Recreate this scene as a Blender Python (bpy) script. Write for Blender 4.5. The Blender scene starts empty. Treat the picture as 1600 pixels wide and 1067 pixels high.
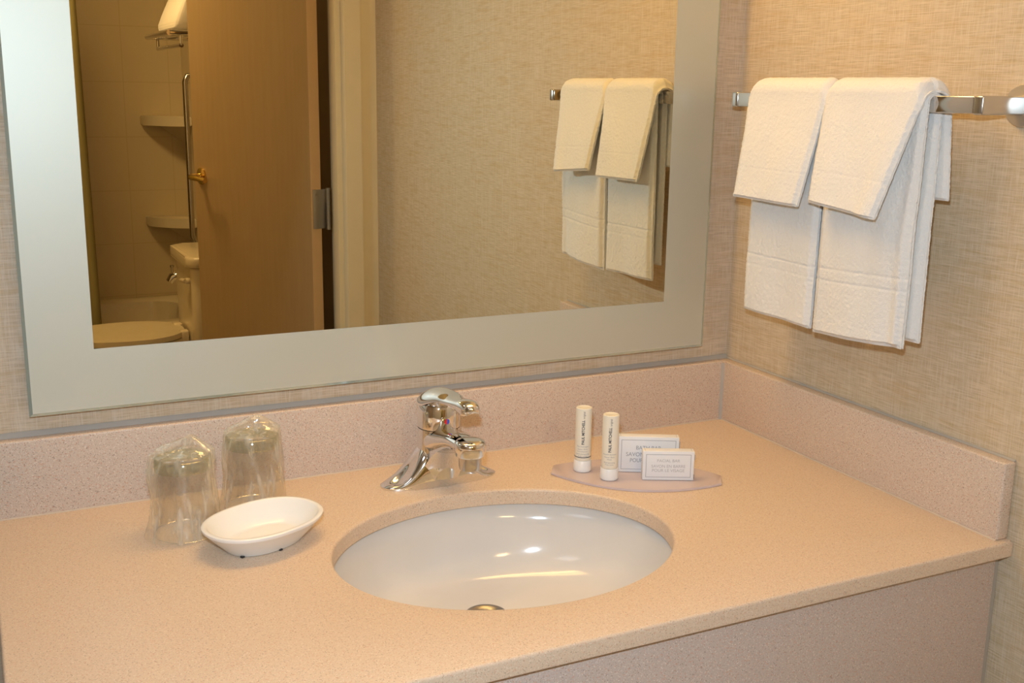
import bpy, bmesh, math, random
import numpy as np
from mathutils import Vector, Matrix, noise
from math import sin, cos, pi, radians as R, sqrt

random.seed(7)
sc = bpy.context.scene
COL = sc.collection

# ------------------------------------------------------------------ camera
CAM = Vector((-1.13953, -1.47773, 0.5424))
YAW, PITCH, ROLL, FPX = 0.45974, -0.22518, 0.01547, 1723.73
fw = Vector((sin(YAW)*cos(PITCH), cos(YAW)*cos(PITCH), sin(PITCH)))
rt = fw.cross(Vector((0, 0, 1))).normalized()
up = rt.cross(fw)
r2 = rt*cos(ROLL) + up*sin(ROLL)
u2 = -rt*sin(ROLL) + up*cos(ROLL)
cd = bpy.data.cameras.new('camera')
cd.sensor_width = 36.0
cd.lens = FPX/1600*36.0
cd.clip_start = 0.02
cam = bpy.data.objects.new('camera', cd)
COL.objects.link(cam)
M = Matrix((r2, u2, -fw)).transposed().to_4x4()
M.translation = CAM
cam.matrix_world = M
sc.camera = cam

# ------------------------------------------------------------------ light and exposure
sc.view_settings.view_transform = 'Standard'
sc.view_settings.look = 'None'
sc.view_settings.gamma = 1.0
sc.view_settings.use_curve_mapping = False
sc.view_settings.exposure = 0.10

w = bpy.data.worlds.new('world')
sc.world = w
w.use_nodes = True
w.node_tree.nodes['Background'].inputs[0].default_value = (0.9, 0.9, 1.0, 1)
w.node_tree.nodes['Background'].inputs[1].default_value = 0.05

LAMP_STRENGTH = 21.0        # emissive shade of the vanity lamp above the mirror
LAMP_COL = (1.0, 0.605, 0.195)


def light(name, kind, loc, energy, col, size=0.1, size_y=None, look=None, spot=None):
    l = bpy.data.lights.new(name, kind)
    l.energy = energy
    l.color = col
    if kind == 'AREA':
        l.size = size
        if size_y:
            l.shape = 'RECTANGLE'
            l.size_y = size_y
    else:
        l.shadow_soft_size = size
    o = bpy.data.objects.new(name, l)
    COL.objects.link(o)
    o.location = loc
    if look is not None:
        o.rotation_euler = (Vector(look)-Vector(loc)).to_track_quat('-Z', 'Y').to_euler()
    return o


# the photographer's flash, just above the lens
light('camera_flash', 'AREA', CAM + u2*0.11 - rt*0.02 + fw*0.02, 10.8, (0.66, 0.84, 1.0), 0.04, 0.03, look=CAM+fw*1.4+u2*0.05)
# unseen ambient light added over the entry, no fixture, left of the camera
light('entry_ambient_light', 'AREA', (-1.9, -1.0, 1.50), 2.5, (0.9, 0.93, 1.0), 0.5, 0.5, look=(-1.9, -1.0, 0))
# bathroom ceiling lamp
light('bathroom_ceiling_lamp', 'AREA', (-0.9, -2.9, 1.50), 17.0, (1.0, 0.66, 0.30), 0.3, 0.3, look=(-0.9, -2.9, 0))


# ------------------------------------------------------------------ helpers
def link(name, me, mat=None, parent=None, smooth=False):
    o = bpy.data.objects.new(name, me)
    COL.objects.link(o)
    if mat is not None:
        for m_ in (mat if isinstance(mat, (list, tuple)) else [mat]):
            me.materials.append(m_)
    if parent is not None:
        o.parent = parent
    if smooth:
        for p in me.polygons:
            p.use_smooth = True
    return o


def obj(name, bm, mat, parent=None, smooth=False, sharp=None):
    bmesh.ops.recalc_face_normals(bm, faces=bm.faces)
    me = bpy.data.meshes.new(name)
    bm.to_mesh(me)
    bm.free()
    o = link(name, me, mat, parent, smooth)
    if sharp is not None:
        for p in me.polygons:
            p.use_smooth = True
        me.set_sharp_from_angle(angle=R(sharp))
    return o


def tag(o, label=None, cat=None, group=None, kind=None):
    if label: o['label'] = label
    if cat: o['category'] = cat
    if group: o['group'] = group
    if kind: o['kind'] = kind
    return o


def thing(name, loc=(0, 0, 0), rz=0.0):
    o = bpy.data.objects.new(name, None)
    COL.objects.link(o)
    o.empty_display_size = 0.05
    o.location = loc
    o.rotation_euler = (0, 0, rz)
    return o


def box(bm, a, b, bev=0.0, seg=2, mat_i=0):
    a = Vector(a); b = Vector(b)
    n0 = set(bm.verts); f0 = set(bm.faces)
    c = (a+b)/2; s = b-a
    g = bmesh.ops.create_cube(bm, size=1.0)
    for v in g['verts']:
        v.co = Vector((v.co.x*abs(s.x), v.co.y*abs(s.y), v.co.z*abs(s.z))) + c
    if bev > 0:
        ed = [e for e in bm.edges if e.verts[0] in g['verts'] and e.verts[1] in g['verts']]
        bmesh.ops.bevel(bm, geom=ed, offset=bev, segments=seg, affect='EDGES', profile=0.5)
    for f in bm.faces:
        if f not in f0: f.material_index = mat_i
    return [v for v in bm.verts if v not in n0]


def prism(bm, pts, d, axis=2, lo=0.0, bev=0.0, seg=2):
    """closed polygon pts (2D) extruded from lo to lo+d along axis"""
    def mk(p, h):
        if axis == 2: return (p[0], p[1], h)
        if axis == 1: return (p[0], h, p[1])
        return (h, p[0], p[1])
    A = [bm.verts.new(mk(p, lo)) for p in pts]
    B = [bm.verts.new(mk(p, lo+d)) for p in pts]
    n = len(pts)
    fa = bm.faces.new(A[::-1]); fb = bm.faces.new(B)
    for i in range(n):
        bm.faces.new((A[i], A[(i+1) % n], B[(i+1) % n], B[i]))
    if bev > 0:
        ed = list(set(list(fa.edges)+list(fb.edges)))
        bmesh.ops.bevel(bm, geom=ed, offset=bev, segments=seg, affect='EDGES', profile=0.5)


def lathe(bm, prof, n=48, c=(0, 0, 0), sx=1.0, sy=1.0, close=True, fn=None):
    """prof: [(r,z)] ; rings around z"""
    rings = []
    for k, (r, z) in enumerate(prof):
        if r < 1e-6:
            rings.append([bm.verts.new((c[0], c[1], c[2]+z))])
        else:
            ring = []
            for i in range(n):
                a = 2*pi*i/n
                p = Vector((r*cos(a)*sx, r*sin(a)*sy, z))
                if fn: p = fn(p, a, k)
                ring.append(bm.verts.new((c[0]+p.x, c[1]+p.y, c[2]+p.z)))
            rings.append(ring)
    for A, B in zip(rings[:-1], rings[1:]):
        if len(A) == 1 and len(B) == 1: continue
        for i in range(n):
            j = (i+1) % n
            if len(A) == 1: bm.faces.new((A[0], B[j], B[i]))
            elif len(B) == 1: bm.faces.new((A[i], A[j], B[0]))
            else: bm.faces.new((A[i], A[j], B[j], B[i]))
    return rings


def tube(bm, pts, rad, n=16, cap=True, flat=None):
    """sweep a circle (or ellipse with flat=(a,b) multipliers per point) along pts"""
    P = [Vector(p) for p in pts]
    if not isinstance(rad, (list, tuple)): rad = [rad]*len(P)
    t0 = (P[1]-P[0]).normalized()
    ref = Vector((0, 0, 1)) if abs(t0.z) < 0.9 else Vector((1, 0, 0))
    nrm = (ref - t0*ref.dot(t0)).normalized()
    rings = []
    for i, p in enumerate(P):
        if i == 0: t = t0
        elif i == len(P)-1: t = (P[i]-P[i-1]).normalized()
        else: t = ((P[i+1]-P[i]).normalized()+(P[i]-P[i-1]).normalized()).normalized()
        nrm = (nrm - t*nrm.dot(t)).normalized()
        b = t.cross(nrm)
        fa, fb = (1, 1) if flat is None else flat[i]
        rings.append([bm.verts.new(p + nrm*(cos(2*pi*k/n)*rad[i]*fa) + b*(sin(2*pi*k/n)*rad[i]*fb)) for k in range(n)])
    for A, B in zip(rings[:-1], rings[1:]):
        for k in range(n):
            bm.faces.new((A[k], A[(k+1) % n], B[(k+1) % n], B[k]))
    if cap:
        bm.faces.new(rings[0][::-1]); bm.faces.new(rings[-1])


def smoothpath(ctrl, n=40):
    """Catmull-Rom through rows of numbers"""
    C = np.array(ctrl, float)
    C = np.vstack([2*C[0]-C[1], C, 2*C[-1]-C[-2]])
    out = []
    segs = len(C)-3
    for k in range(n+1):
        t = k/n*segs
        i = min(int(t), segs-1); f = t-i
        a, b, c, d = C[i], C[i+1], C[i+2], C[i+3]
        out.append(0.5*((2*b)+(-a+c)*f+(2*a-5*b+4*c-d)*f*f+(-a+3*b-3*c+d)*f**3))
    return np.array(out)


# ------------------------------------------------------------------ materials
class NT:
    def __init__(s, name):
        s.m = bpy.data.materials.new(name)
        s.m.use_nodes = True
        s.t = s.m.node_tree
        s.b = s.t.nodes['Principled BSDF']
        s.out = s.t.nodes['Material Output']

    def n(s, typ, **kw):
        nd = s.t.nodes.new(typ)
        for k, v in kw.items():
            if k in ('inputs',):
                for kk, vv in v.items(): nd.inputs[kk].default_value = vv
            else: setattr(nd, k, v)
        return nd

    def l(s, a, b): s.t.links.new(a, b)

    def tex(s, scale=(1, 1, 1), rot=(0, 0, 0), kind='Object'):
        tc = s.n('ShaderNodeTexCoord')
        mp = s.n('ShaderNodeMapping')
        mp.inputs['Scale'].default_value = scale
        mp.inputs['Rotation'].default_value = rot
        s.l(tc.outputs[kind], mp.inputs['Vector'])
        return mp.outputs['Vector']

    def noise(s, vec, scale, detail=2, rough=0.5):
        nd = s.n('ShaderNodeTexNoise')
        nd.inputs['Scale'].default_value = scale
        nd.inputs['Detail'].default_value = detail
        nd.inputs['Roughness'].default_value = rough
        s.l(vec, nd.inputs['Vector'])
        return nd.outputs['Fac']

    def ramp(s, fac, stops):
        nd = s.n('ShaderNodeValToRGB')
        el = nd.color_ramp.elements
        while len(el) > 1: el.remove(el[-1])
        el[0].position = stops[0][0]; el[0].color = (*stops[0][1], 1)
        for p, c in stops[1:]:
            e = el.new(p); e.color = (*c, 1)
        s.l(fac, nd.inputs['Fac'])
        return nd.outputs['Color']

    def mix(s, fac, a, b, blend='MIX'):
        nd = s.n('ShaderNodeMix', data_type='RGBA', blend_type=blend)
        for sock, v in ((nd.inputs['Factor'], fac), (nd.inputs['A'], a), (nd.inputs['B'], b)):
            if isinstance(v, (int, float)): sock.default_value = v
            elif isinstance(v, tuple): sock.default_value = (*v, 1)
            else: s.l(v, sock)
        return nd.outputs['Result']

    def math(s, op, a, b=0.0):
        nd = s.n('ShaderNodeMath', operation=op)
        for i, v in enumerate((a, b)):
            if isinstance(v, (int, float)): nd.inputs[i].default_value = v
            else: s.l(v, nd.inputs[i])
        return nd.outputs[0]

    def bump(s, h, strength=0.3, dist=0.001):
        nd = s.n('ShaderNodeBump')
        nd.inputs['Strength'].default_value = strength
        nd.inputs['Distance'].default_value = dist
        s.l(h, nd.inputs['Height'])
        s.l(nd.outputs[0], s.b.inputs['Normal'])

    def set(s, **kw):
        for k, v in kw.items():
            k = k.replace('_', ' ')
            if isinstance(v, tuple) and len(v) == 3: v = (*v, 1)
            s.b.inputs[k].default_value = v
        return s


def plain(name, col, rough=0.5, metal=0.0, **kw):
    t = NT(name)
    t.set(Base_Color=col, Roughness=rough, Metallic=metal)
    # faint wear so that no surface is perfectly even
    v = t.tex()
    f = t.noise(v, 14.0, 3)
    c = t.mix(f, tuple(x*0.95 for x in col), tuple(min(1, x*1.05) for x in col))
    t.l(c, t.b.inputs['Base Color'])
    for k, x in kw.items():
        t.b.inputs[k.replace('_', ' ')].default_value = x
    return t.m


def solid_surface(name, base, speck=1.0):
    t = NT(name)
    v = t.tex()
    f1 = t.noise(v, 260, 2)
    c = t.mix(f1, tuple(x*0.94 for x in base), tuple(min(1, x*1.07) for x in base))
    # dark, rusty and white flecks
    for sc_, thr, col, amt in ((640, 0.70, (0.22, 0.14, 0.10), 0.42), (480, 0.69, (0.62, 0.27, 0.14), 0.34), (700, 0.69, (0.93, 0.84, 0.74), 0.35)):
        mp = t.tex((1, 1, 1), (0.3*sc_, 0.7, 0.2))
        f = t.noise(mp, sc_, 0)
        m_ = t.ramp(f, [(thr-0.03, (0, 0, 0)), (thr+0.03, (amt*speck,)*3)])
        c = t.mix(m_, c, col)
    big = t.noise(v, 5, 3)
    c = t.mix(t.math('MULTIPLY', big, 0.12), c, tuple(x*0.85 for x in base))
    t.l(c, t.b.inputs['Base Color'])
    t.set(Roughness=0.38)
    t.b.inputs['Specular IOR Level'].default_value = 0.35
    t.bump(f1, 0.04, 0.0005)
    return t.m


def wallpaper(name, axis, ca, cb, cc):
    """woven grasscloth; axis = world axis that runs along the wall"""
    t = NT(name)
    hs = {0: (1, 0, 0), 1: (0, 1, 0)}[axis]

    def vec(a, b):   # a: along wall, b: up
        s = [0, 0, b]
        s[axis] = a
        return t.tex(tuple(s))
    fine_v = t.noise(vec(620, 30), 1.0, 2, 0.6)     # vertical threads
    fine_h = t.noise(vec(26, 560), 1.0, 2, 0.6)     # horizontal threads
    slub_h = t.noise(vec(9, 95), 1.0, 3, 0.6)
    slub_v = t.noise(vec(110, 6), 1.0, 2, 0.5)
    blot = t.noise(vec(3.0, 2.2), 1.0, 3, 0.5)
    c = t.mix(t.ramp(fine_h, [(0.36, (0, 0, 0)), (0.64, (1, 1, 1))]), ca, cb)
    c = t.mix(t.math('MULTIPLY', t.ramp(fine_v, [(0.46, (0, 0, 0)), (0.66, (1, 1, 1))]), 0.55), c, cc)
    c = t.mix(t.math('MULTIPLY', t.ramp(slub_h, [(0.50, (0, 0, 0)), (0.68, (1, 1, 1))]), 0.40), c, tuple(x*y for x, y in zip(ca, (1.0, 0.88, 0.62))))
    c = t.mix(t.math('MULTIPLY', t.ramp(slub_v, [(0.50, (0, 0, 0)), (0.72, (1, 1, 1))]), 0.28), c, cc)
    c = t.mix(t.math('MULTIPLY', blot, 0.16), c, tuple(x*y for x, y in zip(ca, (1.0, 0.84, 0.6))))
    t.l(c, t.b.inputs['Base Color'])
    t.set(Roughness=0.6)
    t.b.inputs['Specular IOR Level'].default_value = 0.3
    t.bump(t.math('ADD', fine_h, t.math('MULTIPLY', fine_v, 0.8)), 0.45, 0.0012)
    return t.m


M_counter = solid_surface('counter_solid_surface', (0.685, 0.532, 0.395))
M_splash = solid_surface('splash_solid_surface', (0.655, 0.525, 0.425), 1.4)
M_wall_x = wallpaper('grasscloth_back', 0, (0.53, 0.41, 0.285), (0.69, 0.56, 0.42), (0.74, 0.65, 0.54))
M_wall_y = wallpaper('grasscloth_right', 1, (0.54, 0.42, 0.27), (0.69, 0.56, 0.40), (0.74, 0.65, 0.52))
M_caulk = plain('grey_caulk', (0.42, 0.385, 0.345), 0.55)
M_caulk_light = plain('pale_caulk', (0.55, 0.46, 0.38), 0.5)
M_paint = plain('cream_paint', (0.84, 0.77, 0.60), 0.5)
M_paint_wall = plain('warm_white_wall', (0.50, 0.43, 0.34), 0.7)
M_ceiling = plain('ceiling_white', (0.62, 0.61, 0.60), 0.8)
M_floor = plain('floor_tile', (0.30, 0.26, 0.22), 0.4)
M_porcelain = plain('white_porcelain', (0.71, 0.67, 0.625), 0.12)
M_panel = solid_surface('panel_shaded_surface', (0.55, 0.455, 0.405), 1.2)  # counter-like surface, base darkened to hold the shade below the counter
M_bath = plain('bath_ceramic', (0.74, 0.66, 0.50), 0.16)
M_melamine = plain('white_melamine', (0.86, 0.84, 0.81), 0.22)
M_chrome = plain('chrome', (0.80, 0.79, 0.78), 0.06, 1.0)
M_steel = plain('brushed_steel', (0.62, 0.60, 0.58), 0.22, 1.0)
M_satin = plain('satin_chrome', (0.72, 0.68, 0.62), 0.42, 1.0)
M_drain = plain('dull_drain_metal', (0.34, 0.33, 0.33), 0.35, 1.0)
M_brass = plain('brass', (0.80, 0.58, 0.22), 0.15, 1.0)
M_hinge = plain('satin_hinge_steel', (0.50, 0.48, 0.45), 0.35, 1.0)
M_dark = plain('dark_gap', (0.03, 0.025, 0.02), 0.8)
M_white_card = plain('white_card', (0.80, 0.79, 0.80), 0.45)
M_ink = plain('grey_ink', (0.33, 0.33, 0.36), 0.6)
M_ink_pale = plain('pale_grey_ink', (0.47, 0.46, 0.47), 0.6)
M_ink_dark = plain('dark_ink', (0.07, 0.07, 0.09), 0.5)
M_tube = plain('cream_plastic', (0.84, 0.78, 0.66), 0.32)
M_cap = plain('white_plastic', (0.86, 0.84, 0.82), 0.3)
M_red = plain('red_mark', (0.75, 0.03, 0.03), 0.3)
M_blue = plain('blue_mark', (0.05, 0.12, 0.55), 0.3)
M_tray = plain('frosted_tray', (0.60, 0.49, 0.48), 0.22)
M_bronze = plain('bronze_edge', (0.45, 0.30, 0.12), 0.3, 1.0)

# terry towelling
t = NT('white_terry')
v = t.tex()
n1 = t.noise(v, 620, 3, 0.7)
n2 = t.noise(v, 60, 2)
c = t.mix(n1, (0.80, 0.77, 0.73), (0.93, 0.91, 0.88))
t.l(c, t.b.inputs['Base Color'])
t.set(Roughness=0.95)
t.b.inputs['Specular IOR Level'].default_value = 0.1
t.b.inputs['Sheen Weight'].default_value = 0.25
t.bump(t.math('ADD', n1, t.math('MULTIPLY', n2, 0.12)), 0.7, 0.0015)
M_terry = t.m

# mirror: silvered glass with a slight green-yellow body tint
t = NT('mirror_silver')
t.set(Base_Color=(0.80, 0.77, 0.62), Roughness=0.0, Metallic=1.0)
M_mirror = t.m

# sand-etched band round the mirror
t = NT('etched_band')
t.set(Base_Color=(0.62, 0.63, 0.545), Roughness=0.47, Metallic=0.42)
v = t.tex()
f = t.noise(v, 900, 2)
t.bump(f, 0.06, 0.0004)
t.b.inputs['Coat Weight'].default_value = 0.25
t.b.inputs['Coat Roughness'].default_value = 0.03
M_etched = t.m
t = NT('glass_edge')
t.set(Base_Color=(0.55, 0.66, 0.62), Roughness=0.12, Metallic=0.6)
M_glass_edge = t.m

# drinking glass
t = NT('clear_glass')
tr = t.n('ShaderNodeBsdfTransparent', inputs={'Color': (0.995, 0.998, 0.985, 1)})
gl = t.n('ShaderNodeBsdfGlossy', inputs={'Roughness': 0.03, 'Color': (1, 1, 1, 1)})
lwg = t.n('ShaderNodeLayerWeight', inputs={'Blend': 0.5})
fg = t.math('ADD', t.math('MULTIPLY', t.math('POWER', lwg.outputs['Facing'], 4.0), 0.55), 0.04)
mm = t.n('ShaderNodeMixShader')
t.l(fg, mm.inputs[0]); t.l(tr.outputs[0], mm.inputs[1]); t.l(gl.outputs[0], mm.inputs[2])
t.l(mm.outputs[0], t.out.inputs['Surface'])
M_glass = t.m
t = NT('glass_rim')
tr = t.n('ShaderNodeBsdfTransparent', inputs={'Color': (0.9, 0.9, 0.85, 1)})
gl = t.n('ShaderNodeBsdfGlossy', inputs={'Roughness': 0.12, 'Color': (1, 1, 1, 1)})
mm = t.n('ShaderNodeMixShader', inputs={0: 0.55})
t.l(tr.outputs[0], mm.inputs[1]); t.l(gl.outputs[0], mm.inputs[2])
t.l(mm.outputs[0], t.out.inputs['Surface'])
M_rim = t.m
# the thick foot of the tumbler, olive where the light passes through more glass
t = NT('thick_glass_foot')
tr = t.n('ShaderNodeBsdfTransparent', inputs={'Color': (0.72, 0.74, 0.50, 1)})
gl = t.n('ShaderNodeBsdfGlossy', inputs={'Roughness': 0.08, 'Color': (1, 1, 0.9, 1)})
mm = t.n('ShaderNodeMixShader', inputs={0: 0.14})
t.l(tr.outputs[0], mm.inputs[1]); t.l(gl.outputs[0], mm.inputs[2])
t.l(mm.outputs[0], t.out.inputs['Surface'])
M_foot = t.m

# thin crinkled plastic bag
t = NT('crinkled_film')
v = t.tex()
f = t.noise(t.tex((1, 1, 0.35), (0.5, 0.4, 0.2)), 60, 2, 0.5)
bp = t.n('ShaderNodeBump', inputs={'Strength': 0.8, 'Distance': 0.004})
t.l(f, bp.inputs['Height'])
tr = t.n('ShaderNodeBsdfTransparent', inputs={'Color': (1.0, 1.0, 0.985, 1)})
gl = t.n('ShaderNodeBsdfGlossy', inputs={'Roughness': 0.11, 'Color': (1, 1, 1, 1)})
df = t.n('ShaderNodeBsdfTranslucent', inputs={'Color': (0.97, 0.93, 0.82, 1)})
dd = t.n('ShaderNodeBsdfDiffuse', inputs={'Color': (0.97, 0.93, 0.82, 1)})
t.l(bp.outputs[0], gl.inputs['Normal'])
t.l(bp.outputs[0], dd.inputs['Normal'])
lw = t.n('ShaderNodeLayerWeight', inputs={'Blend': 0.35})
t.l(bp.outputs[0], lw.inputs['Normal'])
m0 = t.n('ShaderNodeMixShader', inputs={0: 0.5})
t.l(df.outputs[0], m0.inputs[1]); t.l(dd.outputs[0], m0.inputs[2])
m1 = t.n('ShaderNodeMixShader')
stre = t.noise(t.tex((1, 1, 0.22), (0.75, 0.75, 0.3)), 75, 2, 0.5)
t.l(t.math('ADD', t.math('MULTIPLY', t.ramp(stre, [(0.52, (0, 0, 0)), (0.72, (1, 1, 1))]), 0.45), 0.17), m1.inputs[0])
t.l(tr.outputs[0], m1.inputs[1]); t.l(m0.outputs[0], m1.inputs[2])
m2 = t.n('ShaderNodeMixShader')
t.l(t.math('ADD', t.math('MULTIPLY', t.math('POWER', lw.outputs['Facing'], 2.0), 0.38), 0.08), m2.inputs[0])
t.l(m1.outputs[0], m2.inputs[1]); t.l(gl.outputs[0], m2.inputs[2])
t.l(m2.outputs[0], t.out.inputs['Surface'])
M_film = t.m

# door laminate
t = NT('door_laminate')
v = t.tex((1, 1, 0.08))
f = t.noise(v, 60, 3)
t.l(t.mix(f, (0.42, 0.30, 0.17), (0.49, 0.36, 0.21)), t.b.inputs['Base Color'])
t.set(Roughness=0.45)
M_door = t.m
M_door_edge = plain('pale_wood_edge', (0.70, 0.50, 0.30), 0.5)

# bathroom tile
TILE_OFF = 0.204
t = NT('wall_tile')
tc = t.n('ShaderNodeTexCoord')
sx = t.n('ShaderNodeSeparateXYZ'); t.l(tc.outputs['Object'], sx.inputs[0])
def lines(sock, period, off, wd):
    a = t.math('FRACT', t.math('DIVIDE', t.math('ADD', sock, off), period))
    b = t.math('ABSOLUTE', t.math('SUBTRACT', a, 0.5))
    return t.math('GREATER_THAN', b, 0.5-wd/period)
xy = t.math('ADD', sx.outputs[0], sx.outputs[1])
lh = lines(sx.outputs[2], 0.250, 50.0+TILE_OFF, 0.0022)
lv = lines(xy, 0.205, 50.005, 0.0022)
ln = t.math('MAXIMUM', lh, lv)
t.l(t.mix(ln, (0.68, 0.58, 0.40), (0.62, 0.52, 0.35)), t.b.inputs['Base Color'])
t.set(Roughness=0.22)
M_tile = t.m
t = NT('olive_curtain')
v = t.tex((60, 60, 1))
t.l(t.mix(t.noise(v, 1.0, 2), (0.22, 0.20, 0.08), (0.30, 0.27, 0.12)), t.b.inputs['Base Color'])
t.set(Roughness=0.7)
M_curtain = t.m
t = NT('lamp_shade_glow')
e = t.n('ShaderNodeEmission', inputs={'Color': (*LAMP_COL, 1), 'Strength': LAMP_STRENGTH})
t.l(e.outputs[0], t.out.inputs['Surface'])
M_glow = t.m


# ------------------------------------------------------------------ room shell
FLOOR, CEIL = -0.86, 1.55
YD = -1.81          # face of the wall with the bathroom door
YE = YD-0.13


def slab(name, a, b, mat, bev=0.0):
    bm = bmesh.new()
    box(bm, a, b, bev)
    return tag(obj(name, bm, mat), kind='structure')


slab('wall_back', (-3.2, 0, FLOOR), (0.1, 0.1, CEIL), M_wall_x)
slab('wall_right', (0, YD, FLOOR), (0.1, 0, CEIL), M_wall_y)
slab('wall_left', (-3.3, -4.2, FLOOR), (-3.2, 0.1, CEIL), M_wall_y)
slab('floor', (-3.3, -4.2, FLOOR-0.05), (0.1, 0.1, FLOOR), M_floor)
slab('ceiling', (-3.3, -4.2, CEIL), (0.1, 0.1, CEIL+0.05), M_ceiling)
# wall with the doorway: right stub, header, left part
slab('wall_door_right', (-0.052, YE, FLOOR), (0.1, YD, CEIL), M_paint)
slab('wall_door_head', (-0.98, YE, 1.22), (-0.052, YD, CEIL), M_paint)
slab('wall_door_left', (-3.2, YE, FLOOR), (-0.98, YD, CEIL), M_paint)
slab('wall_bathroom_right', (-0.18, -4.05, FLOOR), (-0.02, -2.74, CEIL), M_tile)
slab('wall_bathroom_near', (-0.05, -2.74, FLOOR), (0.1, YE, CEIL), M_paint_wall)
slab('wall_bathroom_far', (-3.2, -4.2, FLOOR), (-0.02, -4.05, CEIL), M_tile)
slab('wall_bathroom_left', (-1.85, -4.05, FLOOR), (-1.75, YE, CEIL), M_tile)

# hollow metal door frame
bm = bmesh.new()
prof = [(-0.052, YD+0.012), (-0.102, YD+0.012), (-0.102, YD-0.030), (-0.118, YD-0.030), (-0.118, YD-0.078), (-0.104, YD-0.078),
        (-0.104, YE-0.012), (-0.056, YE-0.012), (-0.056, YE), (-0.052, YE)]
prism(bm, prof, 1.27+0.86, 2, FLOOR)
prism(bm, [(-0.98-(x+0.052), y) for x, y in prof][::-1], 1.27+0.86, 2, FLOOR)
box(bm, (-0.98, YE-0.012, 1.17), (-0.052, YD+0.012, 1.27))
tag(obj('trim_1', bm, M_paint), kind='structure')

# door, swung into the bathroom
hinge = Vector((-0.119, YE+0.002, 0))
W_D = 0.80
door = thing('door_1', (hinge.x, hinge.y, FLOOR), 0)
tag(door, kind='structure')
free = Vector((-0.346, -2.655, 0))
d = (free-hinge).normalized()
nrm = Vector((-d.y, d.x, 0))     # candidate normal
if nrm.x > 0: nrm = -nrm         # push face looks left (-x)
TH = 0.038
rotm = Matrix((d, nrm, Vector((0, 0, 1)))).transposed().to_4x4()
def dloc(a, n, z):   # along the leaf, towards the push face, height over the floor
    return rotm @ Vector((a, n, z))
def dbox(bm, a, b, bev=0.0):
    vs = box(bm, a, b, bev)
    for v_ in vs: v_.co = rotm @ v_.co
G = 0.018
L_D = (free-hinge).length
bm = bmesh.new(); dbox(bm, (0.012, G, 0.012), (L_D, G+TH, 2.05), 0.0015)
# recolour the hinge edge
leaf = o = obj('door_leaf', bm, [M_door, M_door_edge], door)
for p in o.data.polygons:
    if abs(p.normal.dot(Vector(d))) > 0.8: p.material_index = 1
bm = bmesh.new()
dbox(bm, (0.0095, 0.001, 0.963), (0.0118, G+0.032, 1.086), 0.0006)
tube(bm, [dloc(0.004, -0.002, 0.963), dloc(0.004, -0.002, 1.086)], 0.0065, 12)
for z in (0.961, 1.087): tube(bm, [dloc(0.004, -0.002, z-0.002), dloc(0.004, -0.002, z+0.003)], 0.0075, 12)
for z in (0.98, 1.008, 1.04, 1.07):
    tube(bm, [dloc(0.0095, 0.026+0.012*((int(z*1000) // 10) % 2), z), dloc(0.0086, 0.026+0.012*((int(z*1000) // 10) % 2), z)], 0.0042, 12)
for z in (0.992, 1.018, 1.044, 1.068):   # knuckle joints
    tube(bm, [dloc(0.004, -0.002, z), dloc(0.004, -0.002, z+0.0012)], 0.0071, 12)
hg = obj('hinge', bm, M_hinge, leaf, sharp=40)
hg['label'] = 'satin steel hinge with barrel knuckle'
# brass lever set close to the free edge
lv = L_D-0.055
bm = bmesh.new()
for s, n0 in ((1, G+TH), (-1, G)):
    tube(bm, [dloc(lv, n0, 1.083), dloc(lv, n0+s*0.006, 1.083), dloc(lv, n0+s*0.010, 1.083)], [0.030, 0.030, 0.022], 24)
    tube(bm, [dloc(lv, n0+s*0.008, 1.083), dloc(lv, n0+s*0.045, 1.083)], 0.011, 16)
    tube(bm, [dloc(lv, n0+s*0.043, 1.083), dloc(lv-0.015, n0+s*0.050, 1.083), dloc(lv-0.06, n0+s*0.050, 1.080), dloc(lv-0.105, n0+s*0.046, 1.076)], [0.010, 0.011, 0.010, 0.009], 16)
o = obj('door_handle', bm, M_brass, leaf, sharp=50)
o['label'] = 'polished brass lever handle'
bm = bmesh.new(); dbox(bm, (L_D+0.0005, G+0.010, 1.03), (L_D+0.002, G+0.034, 1.13), 0.0004)
dbox(bm, (L_D+0.002, G+0.014, 1.073), (L_D+0.013, G+0.030, 1.095), 0.003)
obj('latch_plate', bm, M_brass, leaf)

# ------------------------------------------------------------------ bathroom seen in the mirror
# bathtub
tub = thing('bathtub', (-1.0, -3.72, FLOOR))
def rr(cx, cy, hx, hy, r, n=8):
    pts = []
    for (sx_, sy_, a0) in ((1, 1, 0), (-1, 1, 90), (-1, -1, 180), (1, -1, 270)):
        for k in range(n+1):
            a = R(a0+90*k/n)
            pts.append((cx+sx_*(hx-r)+r*cos(a), cy+sy_*(hy-r)+r*sin(a)))
    return pts
bm = bmesh.new()
loops = [(0.0, 0.775, 0.325, 0.01, 0.0), (0.0, 0.775, 0.325, 0.01, 0.385), (0.0, 0.768, 0.318, 0.01, 0.395),
         (0.0, 0.70, 0.262, 0.13, 0.395), (0.0, 0.685, 0.247, 0.13, 0.385), (0.0, 0.655, 0.215, 0.13, 0.14), (0.0, 0.60, 0.17, 0.12, 0.085), (0, 0.3, 0.08, 0.05, 0.08)]
prev = None
for (cx_, hx, hy, r_, z) in loops:
    ring = [bm.verts.new((x, y, z)) for x, y in rr(cx_, 0, hx, hy, r_)]
    if prev:
        n = len(ring)
        for i in range(n): bm.faces.new((prev[i], prev[(i+1) % n], ring[(i+1) % n], ring[i]))
    prev = ring
bm.faces.new(prev)
tub.location = (-0.96, -3.722, FLOOR)
obj('tub_shell', bm, M_bath, tub, sharp=40)
tag(tub, 'cream bathtub against the tiled wall, seen in the mirror', 'bathtub')

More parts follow.
